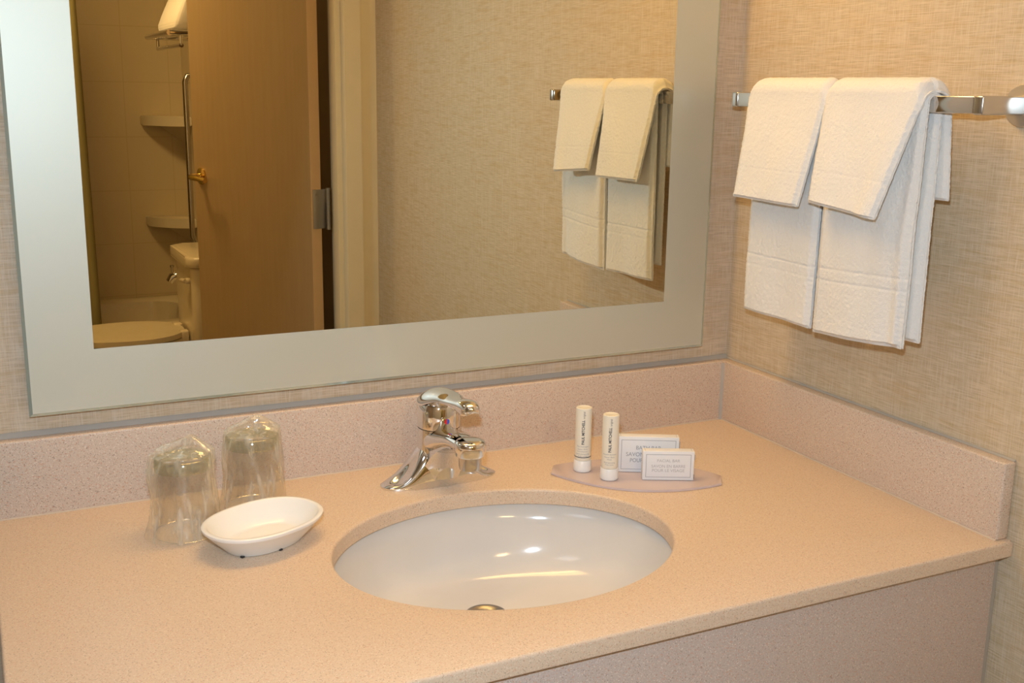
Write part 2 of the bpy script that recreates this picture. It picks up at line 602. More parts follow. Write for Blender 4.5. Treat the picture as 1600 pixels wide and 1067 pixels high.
# tub spout on the right tiled wall
bm = bmesh.new()
tube(bm, [(-0.1805, -3.78, -0.325), (-0.19, -3.78, -0.325)], 0.034, 24)
tube(bm, [(-0.185, -3.78, -0.325), (-0.275, -3.78, -0.325), (-0.315, -3.78, -0.332), (-0.330, -3.78, -0.354)], [0.022, 0.023, 0.022, 0.018], 20)
tube(bm, [(-0.315, -3.78, -0.315), (-0.315, -3.78, -0.285)], [0.005, 0.005], 10)
tube(bm, [(-0.315, -3.78, -0.285), (-0.315, -3.78, -0.277)], [0.009, 0.009], 12)
tag(obj('tub_spout', bm, M_chrome, sharp=50), 'small chrome tub spout with pull knob on the tiled wall, seen in the mirror', 'faucet')

# corner shelves
def corner_shelf(z, label):
    bm = bmesh.new()
    n = 16; rad = 0.20
    pts = [(-0.1805, -4.0495)]
    for k in range(n+1):
        a = pi/2*k/n
        # gentle concave-convex front
        rr_ = rad*(1-0.10*sin(2*a))
        pts.append((-0.1805-rr_*cos(a)-0.0, -4.0495+rr_*sin(a)))
    prism(bm, pts, 0.045, 2, z-0.045, 0.008, 3)
    # tapering bracket below
    A = [bm.verts.new(p) for p in ((-0.1806, -4.0494, z-0.045), (-0.30, -4.0494, z-0.045), (-0.1806, -3.93, z-0.045), (-0.1806, -4.0494, z-0.13))]
    for f_ in ((0, 2, 1), (0, 1, 3), (0, 3, 2), (1, 2, 3)): bm.faces.new([A[i] for i in f_])
    tag(obj('corner_shelf', bm, M_bath, sharp=40), label, 'shelf', 'corner shelves above the bathtub')
corner_shelf(0.395, 'cream ceramic corner shelf, upper of the two beside the grab bar')
corner_shelf(-0.075, 'cream ceramic corner shelf, lower of the two, just above the toilet tank')

# grab bar
gb = thing('grab_bar', (-0.18, -3.66, -0.16))
bm = bmesh.new()
zz0, zz1 = 0.0, 0.74
tube(bm, [(-0.004, 0, zz0), (-0.045, 0, zz0+0.004), (-0.056, 0, zz0+0.03), (-0.056, 0, zz1-0.03), (-0.045, 0, zz1-0.004), (-0.004, 0, zz1)], 0.0125, 16)
obj('rail', bm, M_steel, gb, sharp=50)
for z in (zz0, zz1):
    bm = bmesh.new(); tube(bm, [(-0.0005, 0, z), (-0.006, 0, z), (-0.010, 0, z)], [0.036, 0.036, 0.026], 24)
    obj('flange', bm, M_chrome, gb, sharp=40)
tag(gb, 'vertical steel grab bar on the bathroom wall, seen in the mirror', 'grab bar')

# towel rack and the towel lying on it
rk = thing('towel_rack', (-0.18, -3.15, 0.725))
bm = bmesh.new()
tube(bm, [(-0.24, -0.27, 0), (-0.24, 0.27, 0)], 0.011, 14)
tube(bm, [(-0.004, -0.27, 0), (-0.24, -0.27, 0)], 0.009, 12)
tube(bm, [(-0.004, 0.27, 0), (-0.24, 0.27, 0)], 0.009, 12)
for x in (-0.06, -0.12, -0.18): tube(bm, [(x, -0.27, 0), (x, 0.27, 0)], 0.006, 10)
obj('rack_rails', bm, M_chrome, rk, sharp=50)
for y in (-0.27, 0.27):
    bm = bmesh.new(); tube(bm, [(-0.0005, y, 0), (-0.008, y, 0)], 0.028, 20); obj('flange', bm, M_chrome, rk, sharp=40)
bm = bmesh.new(); tube(bm, [(-0.20, -0.27, -0.045), (-0.20, 0.27, -0.045)], 0.008, 12)
for y in (-0.265, 0.265): tube(bm, [(-0.20, y, -0.045), (-0.20, y, 0.0)], 0.006, 10)
obj('hanging_rail', bm, M_chrome, rk, sharp=50)
tag(rk, 'chrome towel rack on the bathroom wall, seen in the mirror above the grab bar', 'towel rack')
bm = bmesh.new()
box(bm, (-0.20, -0.20, 0), (0.0, 0.20, 0.20), 0.03, 4)
bmesh.ops.subdivide_edges(bm, edges=bm.edges, cuts=3, use_grid_fill=True)
for v_ in bm.verts:
    k = v_.co.z/0.20
    v_.co.x *= 1-0.45*k
    v_.co.x += 0.004*sin(v_.co.z*95)
bath_t = obj('folded_towel', bm, M_terry, smooth=True)
bath_t.location = (-0.205, -3.15, 0.739)
tag(bath_t, 'folded white bath towel on the chrome rack, seen in the mirror', 'towel')

# toilet facing left
to = thing('toilet', (-0.40, -3.06, FLOOR))
bm = bmesh.new()
# tank with rounded front
prism(bm, rr(0.108, 0, 0.095, 0.205, 0.05), 0.335, 2, 0.375, 0.012, 3)
obj('tank', bm, M_bath, to, sharp=40)
bm = bmesh.new(); prism(bm, rr(0.105, 0, 0.110, 0.222, 0.055), 0.042, 2, 0.711, 0.014, 4)
obj('tank_lid', bm, M_bath, to, sharp=40)
bm = bmesh.new(); tube(bm, [(0.014, 0.15, 0.655), (-0.004, 0.15, 0.655)], 0.012, 14)
tube(bm, [(-0.004, 0.155, 0.655), (-0.012, 0.12, 0.654), (-0.012, 0.085, 0.648)], [0.010, 0.009, 0.007], 12)
obj('flush_lever', bm, M_bath, to, sharp=50)
bm = bmesh.new()
prof_b = [(0.10, 0.0), (0.12, 0.02), (0.105, 0.12), (0.125, 0.24), (0.175, 0.36), (0.188, 0.385), (0.185, 0.398), (0, 0.398)]
lathe(bm, [(r, z) for r, z in prof_b], 48, (-0.24, 0, 0), 1.32, 1.0, fn=lambda p, a, k: p + Vector((0.10*(1-p.z/0.4), 0, 0)))
bm.faces.new([v_ for v_ in bm.verts if abs(v_.co.z) < 1e-6][:48]) if False else None
box(bm, (-0.10, -0.10, 0.0), (0.17, 0.10, 0.37), 0.03, 3)
obj('bowl', bm, M_bath, to, sharp=50)
def lidshape(hx, hy, n=56):
    out = []
    for k in range(n):
        a = 2*pi*k/n
        x = cos(a); y = sin(a)
        # elongated at the left (front), squarer at the hinge side
        e = 1.0 if x < 0 else 0.72
        out.append((-0.20+hx*x*e, hy*(abs(y)**0.9)*(1 if y >= 0 else -1)))
    return out
bm = bmesh.new(); prism(bm, lidshape(0.285, 0.192), 0.018, 2, 0.400, 0.005, 2)
obj('seat', bm, M_bath, to, sharp=40)
bm = bmesh.new(); prism(bm, lidshape(0.282, 0.190), 0.020, 2, 0.4215, 0.009, 4)
obj('seat_lid', bm, M_bath, to, sharp=40)
for y in (-0.075, 0.075):
    bm = bmesh.new(); box(bm, (-0.025, y-0.022, 0.399), (0.010, y+0.022, 0.447), 0.008, 3)
    obj('seat_hinge', bm, M_bath, to, sharp=40)
tag(to, 'cream toilet with closed lid beside the door, seen in the mirror', 'toilet')

# shower curtain
bm = bmesh.new()
nx, nz = 90, 14
grid = []
for j in range(nz+1):
    z = -0.62+ (1.40+0.62)*j/nz
    row = []
    for i in range(nx+1):
        x = -1.70+ (1.005*i/nx)
        y = -3.362+0.018*sin(i*0.95)*(0.6+0.4*j/nz)+0.006*sin(i*0.37+z*3)
        x2 = x + 0.02*(1-j/nz)
        row.append(bm.verts.new((x2, y, z)))
    grid.append(row)
for j in range(nz):
    for i in range(nx): bm.faces.new((grid[j][i], grid[j][i+1], grid[j+1][i+1], grid[j+1][i]))
cu = thing('shower_curtain', (-1.2, -3.362, 1.4)); 
for v_ in bm.verts: v_.co -= Vector((-1.2, -3.362, 1.4))
o = obj('curtain_cloth', bm, M_curtain, cu, smooth=True)
so = o.modifiers.new('thickness', 'SOLIDIFY'); so.thickness = 0.002
bm = bmesh.new(); tube(bm, [(-0.548, 0, 0.02), (1.018, 0, 0.02)], 0.012, 14); obj('curtain_rod', bm, M_chrome, cu, smooth=True)
tag(cu, 'olive shower curtain gathered beside the bathtub, seen at the left edge of the mirror', 'shower curtain')

# ------------------------------------------------------------------ vanity counter
DEP, TK, XL = 0.600, 0.0217, -1.147
SH, ST = 0.1016, 0.0205
SCX, SCY, SA, SB = -0.579, -0.3403, 0.2156, 0.1736
van = thing('vanity_counter', (-0.575, 0, 0))
def loc_(v_, off=Vector((-0.575, 0, 0))): return v_ - off
def shift(bm, off):
    for v_ in bm.verts: v_.co -= Vector(off)

# slab with elliptical cut-out: radial bridge between ellipse and rounded rectangle, bevelled edges
bm = bmesh.new()
N = 160
bv = 0.0035
def rect_pt(a, inset):
    x0, x1, y0, y1 = XL+inset, -0.001, -DEP+inset, -0.001
    dx, dy = cos(a), sin(a)
    ts = []
    if dx > 1e-9: ts.append((x1-SCX)/dx)
    if dx < -1e-9: ts.append((x0-SCX)/dx)
    if dy > 1e-9: ts.append((y1-SCY)/dy)
    if dy < -1e-9: ts.append((y0-SCY)/dy)
    k = min(ts)
    return (SCX+dx*k, SCY+dy*k)
angs = sorted(set([2*pi*i/N for i in range(N)] + [math.atan2(y-SCY, x-SCX) % (2*pi) for x in (XL+bv, XL, -0.001) for y in (-DEP+bv, -DEP, -0.001)]))
def ellp(a, g=0.0):
    # direction a mapped on the ellipse by ray
    dx, dy = cos(a), sin(a)
    k = 1/sqrt((dx/(SA+g))**2+(dy/(SB+g))**2)
    return (SCX+dx*k, SCY+dy*k)
layers = []
layers.append([(*ellp(a, 0.0), -TK) for a in angs])
layers.append([(*ellp(a, 0.0), -0.004) for a in angs])
for q in (0.25, 0.5, 0.75, 1.0):
    g_ = 0.004*(1-cos(q*pi/2)); layers.append([(*ellp(a, g_), -0.004+0.004*sin(q*pi/2)) for a in angs])
layers.append([(*rect_pt(a, bv), 0.0) for a in angs])
for q in (0.33, 0.66, 1.0):
    layers.append([(*rect_pt(a, bv*(1-sin(q*pi/2))), -bv*(1-cos(q*pi/2))) for a in angs])
layers.append([(*rect_pt(a, 0), -TK+0.002) for a in angs])
layers.append([(*rect_pt(a, 0.002), -TK) for a in angs])
V = [[bm.verts.new(p) for p in L] for L in layers]
V.append(V[0])
n = len(angs)
for A, B in zip(V[:-1], V[1:]):
    for i in range(n): bm.faces.new((A[i], A[(i+1) % n], B[(i+1) % n], B[i]))
shift(bm, (-0.575, 0, 0))
obj('countertop', bm, M_counter, van, sharp=35)
bm = bmesh.new(); box(bm, (XL, -ST, 0.0003), (-ST-0.0006, -0.001, SH), 0.0025, 3); shift(bm, (-0.575, 0, 0))
obj('backsplash', bm, M_splash, van, sharp=40)['label'] = 'long backsplash under the mirror'
bm = bmesh.new(); box(bm, (-ST, -0.5915, 0.0003), (-0.001, -0.001, SH), 0.0028, 3); shift(bm, (-0.575, 0, 0))
obj('backsplash', bm, M_splash, van, sharp=40)['label'] = 'side splash on the right wall'
# caulk beads: wall joints and inner corner
def tri(bm, pts, ext, axis):
    prism(bm, pts, ext, axis[0], axis[1])
bm = bmesh.new()
prism(bm, [(-0.001, SH+0.0001), (-0.001, SH+0.0062), (-0.0026, SH+0.0048), (-0.0052, SH+0.0010), (-0.0060, SH+0.0001)], 1.149, 0, -1.15)
prism(bm, [(-0.0012, SH+0.0001), (-0.0042, SH+0.0002), (-0.0025, SH+0.0016), (-0.0012, SH+0.0026)], 0.586, 1, -0.590)
prism(bm, [(-ST+0.0005, -ST+0.0005), (-ST-0.0045, -ST+0.0005), (-ST-0.0035, -ST-0.0012), (-ST-0.0010, -ST-0.0035), (-ST+0.0005, -ST-0.0045)], SH-0.003, 2, 0.0)
shift(bm, (-0.575, 0, 0))
obj('caulk_bead', bm, M_caulk, van, sharp=60)['label'] = 'grey caulk along the wall joint'
bm = bmesh.new()
prism(bm, [(-ST+0.0003, 0.0001), (-ST+0.0003, 0.0018), (-ST-0.0009, 0.0009), (-ST-0.0018, 0.0001)], 1.126, 0, -1.148)
prism(bm, [(-ST+0.0003, 0.0001), (-ST-0.0018, 0.0001), (-ST-0.0009, 0.0009), (-ST+0.0003, 0.0018)], 0.569, 1, -0.590)
shift(bm, (-0.575, 0, 0))
obj('caulk_bead', bm, M_caulk_light, van, sharp=60)['label'] = 'thin pale caulk at the foot of the splash'
# front apron
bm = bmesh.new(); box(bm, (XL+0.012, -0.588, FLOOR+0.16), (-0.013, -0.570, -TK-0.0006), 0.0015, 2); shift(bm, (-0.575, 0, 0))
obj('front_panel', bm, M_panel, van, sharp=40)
bm = bmesh.new(); box(bm, (-0.0125, -0.583, FLOOR+0.16), (-0.001, -0.560, -TK-0.0006), 0.001, 2); shift(bm, (-0.575, 0, 0))
obj('filler_strip', bm, M_caulk, van)
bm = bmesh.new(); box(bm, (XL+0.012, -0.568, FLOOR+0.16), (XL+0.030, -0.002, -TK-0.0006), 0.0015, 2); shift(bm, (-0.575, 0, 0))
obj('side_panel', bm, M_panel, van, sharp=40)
tag(van, 'speckled beige solid-surface vanity counter with splashes along two walls', 'vanity counter')

# basin
sink = thing('sink', (SCX, SCY, -TK))
bm = bmesh.new()
prof = []
depth = 0.104
for k in range(41):
    q = k/40
    r = 1.03-0.91*q
    rho = min(1.0, max(0.0, (r-0.10)/0.93))
    z = -0.0006-depth*(0.92*(1-rho**6.5)**0.55+0.08*(1-rho))
    prof.append((r, z))
prof = [(1.10, -0.0008)]+prof
DRX, DRY = 0.0, 0.058

rings = []
NN = 96
for (r, z) in prof:
    k = min(1, max(0, (1.03-r)/0.91))
    ring = []
    for i in range(NN):
        a = 2*pi*i/NN
        rx = SA*r*(1-k) + (0.024*r/0.12)*k if r < 1.03 else SA*r
        ry = SB*r*(1-k) + (0.024*r/0.12)*k if r < 1.03 else SB*r
        ring.append(bm.verts.new((rx*cos(a)+DRX*k**1.5, ry*sin(a)+DRY*k**1.5, z)))
    rings.append(ring)
for A, B in zip(rings[:-1], rings[1:]):
    for i in range(NN): bm.faces.new((A[i], A[(i+1) % NN], B[(i+1) % NN], B[i]))
zb = prof[-1][1]
o = obj('basin', bm, M_porcelain, sink, smooth=True)
sd = o.modifiers.new('wall', 'SOLIDIFY'); sd.thickness = 0.008; sd.offset = -1
BAS = o
bm = bmesh.new()
lathe(bm, [(0.0, zb-0.006), (0.010, zb-0.006), (0.0175, zb-0.001), (0.021, zb+0.0022), (0.027, zb+0.0026), (0.0285, zb+0.0008), (0.0285, zb-0.004), (0.0, zb-0.012)], 40, (DRX, DRY, 0))
obj('drain', bm, M_drain, sink, sharp=50)
tag(sink, 'oval white undermount basin set into the counter in front of the faucet', 'sink')

# ------------------------------------------------------------------ mirror
mx0, mx1, mz0, mz1, bw = -1.0921, -0.0632, 0.1300, 0.985, 0.0814
MY = -0.01778
mir = thing('mirror', ((mx0+mx1)/2, 0, mz0))
off = ((mx0+mx1)/2, 0, mz0)
bm = bmesh.new()
# etched band as a flat ring of glass 6 mm thick with a polished chamfer
ch = 0.004
o_r = [(mx0, mz0), (mx1, mz0), (mx1, mz1), (mx0, mz1)]
def inset(r, d_): return [(r[0][0]+d_, r[0][1]+d_), (r[1][0]-d_, r[1][1]+d_), (r[2][0]-d_, r[2][1]-d_), (r[3][0]+d_, r[3][1]-d_)]
L0 = [bm.verts.new((x, MY+0.006, z)) for x, z in o_r]
L1 = [bm.verts.new((x, MY+0.0015, z)) for x, z in o_r]
L2 = [bm.verts.new((x, MY, z)) for x, z in inset(o_r, ch)]
L3 = [bm.verts.new((x, MY, z)) for x, z in inset(o_r, bw)]
L4 = [bm.verts.new((x, MY+0.006, z)) for x, z in inset(o_r, bw)]
for (A, B, mi) in ((L0, L1, 1), (L1, L2, 1), (L2, L3, 0), (L3, L4, 0), (L4, L0, 0)):
    for i in range(4):
        f_ = bm.faces.new((A[i], A[(i+1) % 4], B[(i+1) % 4], B[i])); f_.material_index = mi
shift(bm, off)
obj('etched_border', bm, [M_etched, M_glass_edge], mir)
bm = bmesh.new()
i4 = inset(o_r, bw)
box(bm, (i4[0][0]+0.0001, MY+0.0001, i4[0][1]+0.0001), (i4[2][0]-0.0001, MY+0.006, i4[2][1]-0.0001)); shift(bm, off)
obj('mirror_glass', bm, M_mirror, mir)
bm = bmesh.new(); box(bm, (mx0+0.002, MY+0.0062, mz0-0.0012), (mx1-0.002, -0.0005, mz1-0.002)); shift(bm, off)
obj('backing_board', bm, M_bronze, mir)
tag(mir, 'rectangular wall mirror with a wide etched border above the backsplash', 'mirror')

# vanity lamp above the mirror (out of frame, lights the room)
vl = thing('vanity_light', (-0.58, 0, 1.14))
bm = bmesh.new(); box(bm, (-0.40, -0.03, -0.05), (0.40, -0.001, 0.05), 0.006, 3); obj('wall_plate', bm, M_chrome, vl, sharp=40)
bm = bmesh.new(); box(bm, (-0.38, -0.125, -0.045), (0.38, -0.032, 0.045), 0.03, 5); obj('lamp_shade', bm, M_glow, vl, sharp=40)
tag(vl, 'long glowing vanity lamp mounted on the wall above the mirror', 'lamp')

# ------------------------------------------------------------------ towel bar
BX, BZ1, BZ0 = -0.0776, 0.5428, 0.5207
YA, YB = -0.082, -0.545
tb = thing('towel_bar', (0, (YA+YB)/2, BZ0))
off = (0, (YA+YB)/2, BZ0)
bm = bmesh.new(); box(bm, (BX, YB+0.010, BZ0+0.001), (BX+0.010, YA-0.010, BZ1-0.001), 0.0012, 2); shift(bm, off)
obj('bar', bm, M_chrome, tb, sharp=40)
for y in (YA, YB):
    bm = bmesh.new()
    ya_, yb_ = (y-0.010, y+0.004) if y == YA else (y-0.004, y+0.010)
    box(bm, (BX-0.001, ya_, BZ0), (-0.006, yb_, BZ1), 0.0022, 3); shift(bm, off)
    obj('post', bm, M_steel, tb, sharp=40)
    bm = bmesh.new()
    zc = (BZ0+BZ1)/2
    tube(bm, [(-0.0006, y+0.0, zc), (-0.006, y, zc), (-0.010, y, zc)], [0.025, 0.025, 0.024], 32); shift(bm, off)
    obj('wall_flange', bm, M_satin, tb, sharp=40)
tag(tb, 'square chrome towel bar on the right wall holding the white towels', 'towel bar')


# ------------------------------------------------------------------ towels
def terry(name, spec, label, group):
    """folded towel draped over the bar. spec gives front/back drop, edges, thickness"""
    ft, bt = spec['front_z'], spec['back_z']      # heights of the lower hems
    lay = spec['inner']                            # clearance of the inner face from the bar
    T0, T1 = spec['T_top'], spec['T_bot']
    ztop = BZ1
    xf = BX - lay - T0/2                           # front centre line
    xb = BX + 0.010 + lay + T0/2
    xb = min(xb, -0.006-T0/2) if spec.get('clampb') else xb
    rad = (xb-xf)/2
    xc = (xb+xf)/2
    zc_ = ztop + lay + T0/2 - rad*spec.get('arch', 0.75)
    Lf = zc_-ft; Lb = zc_-bt; La = pi*rad
    step = spec.get('step', 0.0016)
    n_s = int((Lf+La+Lb)/step); n_y = int(spec['W']/step); n_t = 10
    S = np.linspace(0, Lf+La+Lb, n_s+1)

    def centre(s):
        if s < Lf:
            z = ft + s
            k = 1-s/Lf
            return (xf - spec['flare']*k**1.3, z, (-1, 0), k, 0)
        if s > Lf+La:
            q = s-Lf-La
            return (xb + spec.get('flare_b', 0.0)*(q/Lb), zc_-q, (1, 0), q/Lb, 1)
        a = pi - (s-Lf)/rad
        ar = spec.get('arch', 0.75)
        nx_, nz_ = cos(a), sin(a)
        return (xc+rad*cos(a), zc_+rad*ar*sin(a), (nx_, nz_), 0.0, 0 if a > pi/2 else 1)
    idx = {}
    verts = []
    sd_ = spec['seed']
    W = spec['W']

    def pos(i, j, k):
        tt = k/n_t*2-1            # -1 inner .. 1 outer
        uu = j/n_y*2-1
        # two rounded plies per edge
        lob = sqrt(max(0, 1-(abs(abs(tt)-0.5)/0.5)**2.4))
        lob1 = sqrt(max(0, 1-abs(tt)**3.0))*0.55+lob*0.45
        s = S[i]
        x, z, nn, kdrop, side = centre(s)
        T = T0+(T1-T0)*min(1, kdrop*1.6)
        if side == 1: T = T0+(spec.get('T_back', T0)-T0)*min(1, kdrop*1.6)
        # hem pinch
        end = min(s, S[-1]-s)
        rad_e = T*0.30
        if end < rad_e:
            pin = 1.0
            zsh = (1-lob1)*rad_e*(1-end/rad_e)
            z += zsh
        edge = (1-abs(uu))*W/2
        re = T*0.45
        # thickness falls away towards the side edges
        th = T*(1 if edge > re else sqrt(max(0.0, 1-(1-edge/re)**2))*0.55+0.45)
        if end < rad_e: th *= 0.62+0.38*sqrt(max(0, 1-(1-end/rad_e)**2))
        f = kdrop
        yt0, yt1, yb0, yb1 = spec['y_front'] if side == 0 else spec['y_back']
        y0 = yt0+(yb0-yt0)*f**spec.get('pow', 1.0); y1 = yt1+(yb1-yt1)*f**spec.get('pow', 1.0)
        yy = (y0+y1)/2 + (y1-y0)/2*uu*(1 - (1-lob1)*(T*0.35)/(W/2))
        # hem slope
        z += spec.get('slope', 0)*uu*f if side == 0 else spec.get('slope_b', 0)*uu*f
        # round the upper corners
        cr = max(0, abs(uu)-0.86)/0.14
        z -= spec.get('droop', 0.006)*cr**2*(1-min(1, f*6))
        wv = spec['wave']*f*(sin((yy-y0)*spec['freq']+sd_+2.2*f)+0.5*sin((yy-y0)*spec['freq']*2.3+sd_*2+3*f))
        lump = noise.noise(Vector((yy*16+sd_, z*12, side*7.0)))*spec.get('lump', 0.003)*(0.35+f)
        fold = 0.0
        for (fy, fa, fwid) in spec.get('folds', ()):
            fold += -fa*f**0.7*math.exp(-((uu-fy)/fwid)**2)
        nxv, nzv = nn
        h = (wv+lump+fold) if side == 0 else -(lump*0.5)
        bx_ = x - h if side == 0 else x - h
        fz = 0.0
        if k in (0, n_t) or j in (0, n_y) or i in (0, n_s):
            p3 = Vector((yy*330, z*330, tt*3+sd_))
            fz = noise.noise(p3*1.3)*0.0009 + noise.noise(p3*0.35)*0.00025
            for (bz, bwid, dep) in spec.get('bands', ()):
                if side == 0:
                    d_ = abs(s-bz)
                    if d_ < bwid: fz -= dep*(1-d_/bwid) if tt > 0 else 0
        off_ = th/2*tt + (fz if tt > 0 else -fz*0.5)
        return (bx_ + nxv*off_, yy + noise.noise(Vector((z*300, uu*2, sd_+k)))*0.0009, z + nzv*off_)

    def vid(i, j, k):
        key = (i*(n_y+1)+j)*(n_t+1)+k
        if key not in idx:
            idx[key] = len(verts)
            verts.append(pos(i, j, k))
        return idx[key]
    faces = []
    for k in (0, n_t):
        for i in range(n_s):
            for j in range(n_y):
                q = (vid(i, j, k), vid(i+1, j, k), vid(i+1, j+1, k), vid(i, j+1, k))
                faces.append(q if k else q[::-1])
    for j in (0, n_y):
        for i in range(n_s):
            for k in range(n_t):
                q = (vid(i, j, k), vid(i+1, j, k), vid(i+1, j, k+1), vid(i, j, k+1))
                faces.append(q if not j else q[::-1])
    for i in (0, n_s):
        for j in range(n_y):
            for k in range(n_t):
                q = (vid(i, j, k), vid(i, j+1, k), vid(i, j+1, k+1), vid(i, j, k+1))
                faces.append(q[::-1] if not i else q)
    me = bpy.data.meshes.new(name)
    me.from_pydata(verts, [], faces)
    me.update()
    bm2 = bmesh.new(); bm2.from_mesh(me); bmesh.ops.recalc_face_normals(bm2, faces=bm2.faces); bm2.to_mesh(me); bm2.free()
    o = link(name, me, M_terry, None, True)
    return tag(o, label, 'towel', group)


GT, GW = 'folded hand towels on the chrome bar', 'washcloths laid over the hand towels'
terry('hand_towel', dict(front_z=0.219, back_z=0.245, inner=0.0015, T_top=0.010, T_bot=0.015, T_back=0.014, W=0.150, arch=0.8,
                         y_front=(-0.302, -0.152, -0.297, -0.146), y_back=(-0.298, -0.158, -0.296, -0.155), flare=-0.001, wave=0.0012, freq=38, seed=1.3,
                         slope=0.0012, bands=((0.088, 0.0018, 0.0016), (0.073, 0.0018, 0.0010)), lump=0.002),
      'white folded hand towel hanging nearest the mirror corner, under a washcloth', GT)
terry('washcloth', dict(front_z=0.391, back_z=0.415, inner=0.0118, T_top=0.009, T_bot=0.013, T_back=0.010, W=0.150, arch=0.78,
                        y_front=(-0.307, -0.140, -0.290, -0.150), y_back=(-0.300, -0.148, -0.290, -0.150), flare=0.0255, wave=0.0008, freq=45, seed=4.1, lump=0.0022,
                        slope=0.001, folds=((0.1, 0.002, 0.25),), droop=0.012, bands=((0.045, 0.0014, 0.0006),)),
      'white washcloth folded over the hand towel nearest the mirror corner', GW)
terry('hand_towel', dict(front_z=0.220, back_z=0.232, inner=0.0015, T_top=0.010, T_bot=0.020, T_back=0.016, W=0.165, arch=0.8,
                         y_front=(-0.474, -0.310, -0.468, -0.303), y_back=(-0.474, -0.315, -0.474, -0.310), flare=0.001, wave=0.0016, freq=30, seed=2.6, lump=0.0022,
                         slope=-0.005, folds=((-0.80, 0.0040, 0.16), (-0.45, -0.0015, 0.2)), bands=((0.092, 0.0018, 0.0016), (0.076, 0.0018, 0.0016))),
      'white folded hand towel hanging nearer the room, under the wider washcloth', GT)
terry('washcloth', dict(front_z=0.394, back_z=0.415, inner=0.0118, T_top=0.009, T_bot=0.013, T_back=0.010, W=0.165, arch=0.78,
                        y_front=(-0.474, -0.303, -0.440, -0.314), y_back=(-0.478, -0.315, -0.489, -0.330), flare=0.0275, wave=0.0010, freq=40, seed=7.7, lump=0.0024,
                        slope=0.005, folds=((0.25, 0.002, 0.3), (-0.75, -0.003, 0.2)), droop=0.012, bands=((0.045, 0.0014, 0.0006),)),
      'wider white washcloth folded over the hand towel nearer the room', GW)

# ------------------------------------------------------------------ faucet
fc = thing('faucet', (-0.5725, -0.105, 0))
# base: two wings sweeping up into the body, over an oblong plan
BXH, BYH = 0.086, 0.0285
bm = bmesh.new()
nu, nv = 70, 200
def base_e(x, y): return (abs(x)/BXH)**2.5+(abs(y)/BYH)**2.5
def base_h(x, y):
    ax = abs(x)
    e = min(1.0, base_e(x, y))
    wing = 0.0080+0.047*math.exp(-(max(0.0, ax-0.026)/0.0270)**1.5)
    h = wing*(1-e)**0.34
    # scooped hollow on the front of each wing
    d2 = ((ax-0.056)/0.0165)**2+((y+0.0085)/0.0105)**2
    h -= 0.0062*math.exp(-d2**2.0)
    return max(0.0028, h)
rings = []
c0 = bm.verts.new((0, 0, base_h(0, 0)))
for i in range(1, nu+1):
    q = 1-(1-i/nu)**2.2
    ring = []
    for j in range(nv):
        a = 2*pi*j/nv
        cx_, sy_ = cos(a)*BXH, sin(a)*BYH
        k = base_e(cx_, sy_)**(-1/2.5)
        x, y = cx_*k*q, sy_*k*q
        ring.append(bm.verts.new((x, y, base_h(x, y) if i < nu else 0.0028)))
    rings.append(ring)
rings.append([bm.verts.new((v_.co.x, v_.co.y, 0.0002)) for v_ in rings[-1]])
for j in range(nv): bm.faces.new((c0, rings[0][j], rings[0][(j+1) % nv]))
for A, B in zip(rings[:-1], rings[1:]):
    for j in range(nv): bm.faces.new((A[j], B[j], B[(j+1) % nv], A[(j+1) % nv]))
bm.faces.new(rings[-1])
obj('base', bm, M_chrome, fc, sharp=50)
# body column
bm = bmesh.new()
lathe(bm, [(0.0330, 0.012), (0.0318, 0.030), (0.0306, 0.048), (0.0298, 0.066), (0.0296, 0.0800), (0.0, 0.0800)], 56)
obj('body', bm, M_chrome, fc, sharp=50)
# spout neck, level and broad, rising a little towards the head
bm = bmesh.new()
ctrl = smoothpath([(0.004, 0.060, 0.0285, 0.022), (-0.024, 0.0655, 0.0265, 0.0175), (-0.048, 0.0735, 0.0225, 0.0125), (-0.074, 0.0800, 0.0198, 0.0100), (-0.100, 0.0815, 0.0188, 0.0092), (-0.108, 0.0815, 0.0180, 0.0088)], 30)
rows = []
NS = 44
for (y, z, wx, hz) in ctrl:
    ring = []
    for k in range(NS):
        a = 2*pi*k/NS
        ca, sa = cos(a), sin(a)
        ring.append(bm.verts.new((wx*(abs(ca)**0.75)*(1 if ca > 0 else -1), y, z+hz*(abs(sa)**0.85)*(1 if sa > 0 else -1))))
    rows.append(ring)
for A, B in zip(rows[:-1], rows[1:]):
    for k in range(NS): bm.faces.new((A[k], A[(k+1) % NS], B[(k+1) % NS], B[k]))
bm.faces.new(rows[0]); bm.faces.new(rows[-1])
obj('spout_neck', bm, M_chrome, fc, sharp=60)
# smooth front skirt sweeping from the foot up to the underside of the neck
bm = bmesh.new()
st = smoothpath([(0.0006, 0.0430, -0.0292), (0.016, 0.0375, -0.0300), (0.032, 0.0310, -0.0330), (0.048, 0.0250, -0.0410), (0.060, 0.0205, -0.0530), (0.0690, 0.0175, -0.0700), (0.0735, 0.0160, -0.0880)], 24)
Vr = []
for (z, hw_, yf) in st:
    front = [(hw_*s_, yf+(0.004+0.009*(1-z/0.075))*abs(s_)**2.6, z) for s_ in np.linspace(-1, 1, 29)]
    Vr.append([bm.verts.new(p) for p in front]+[bm.verts.new((front[-1][0]*0.9, 0.004, z)), bm.verts.new((front[0][0]*0.9, 0.004, z))])
for A, B in zip(Vr[:-1], Vr[1:]):
    nA = len(A)
    for k in range(nA): bm.faces.new((A[k], A[(k+1) % nA], B[(k+1) % nA], B[k]))
bm.faces.new(Vr[0]); bm.faces.new(Vr[-1])
obj('front_skirt', bm, M_chrome, fc, sharp=50)
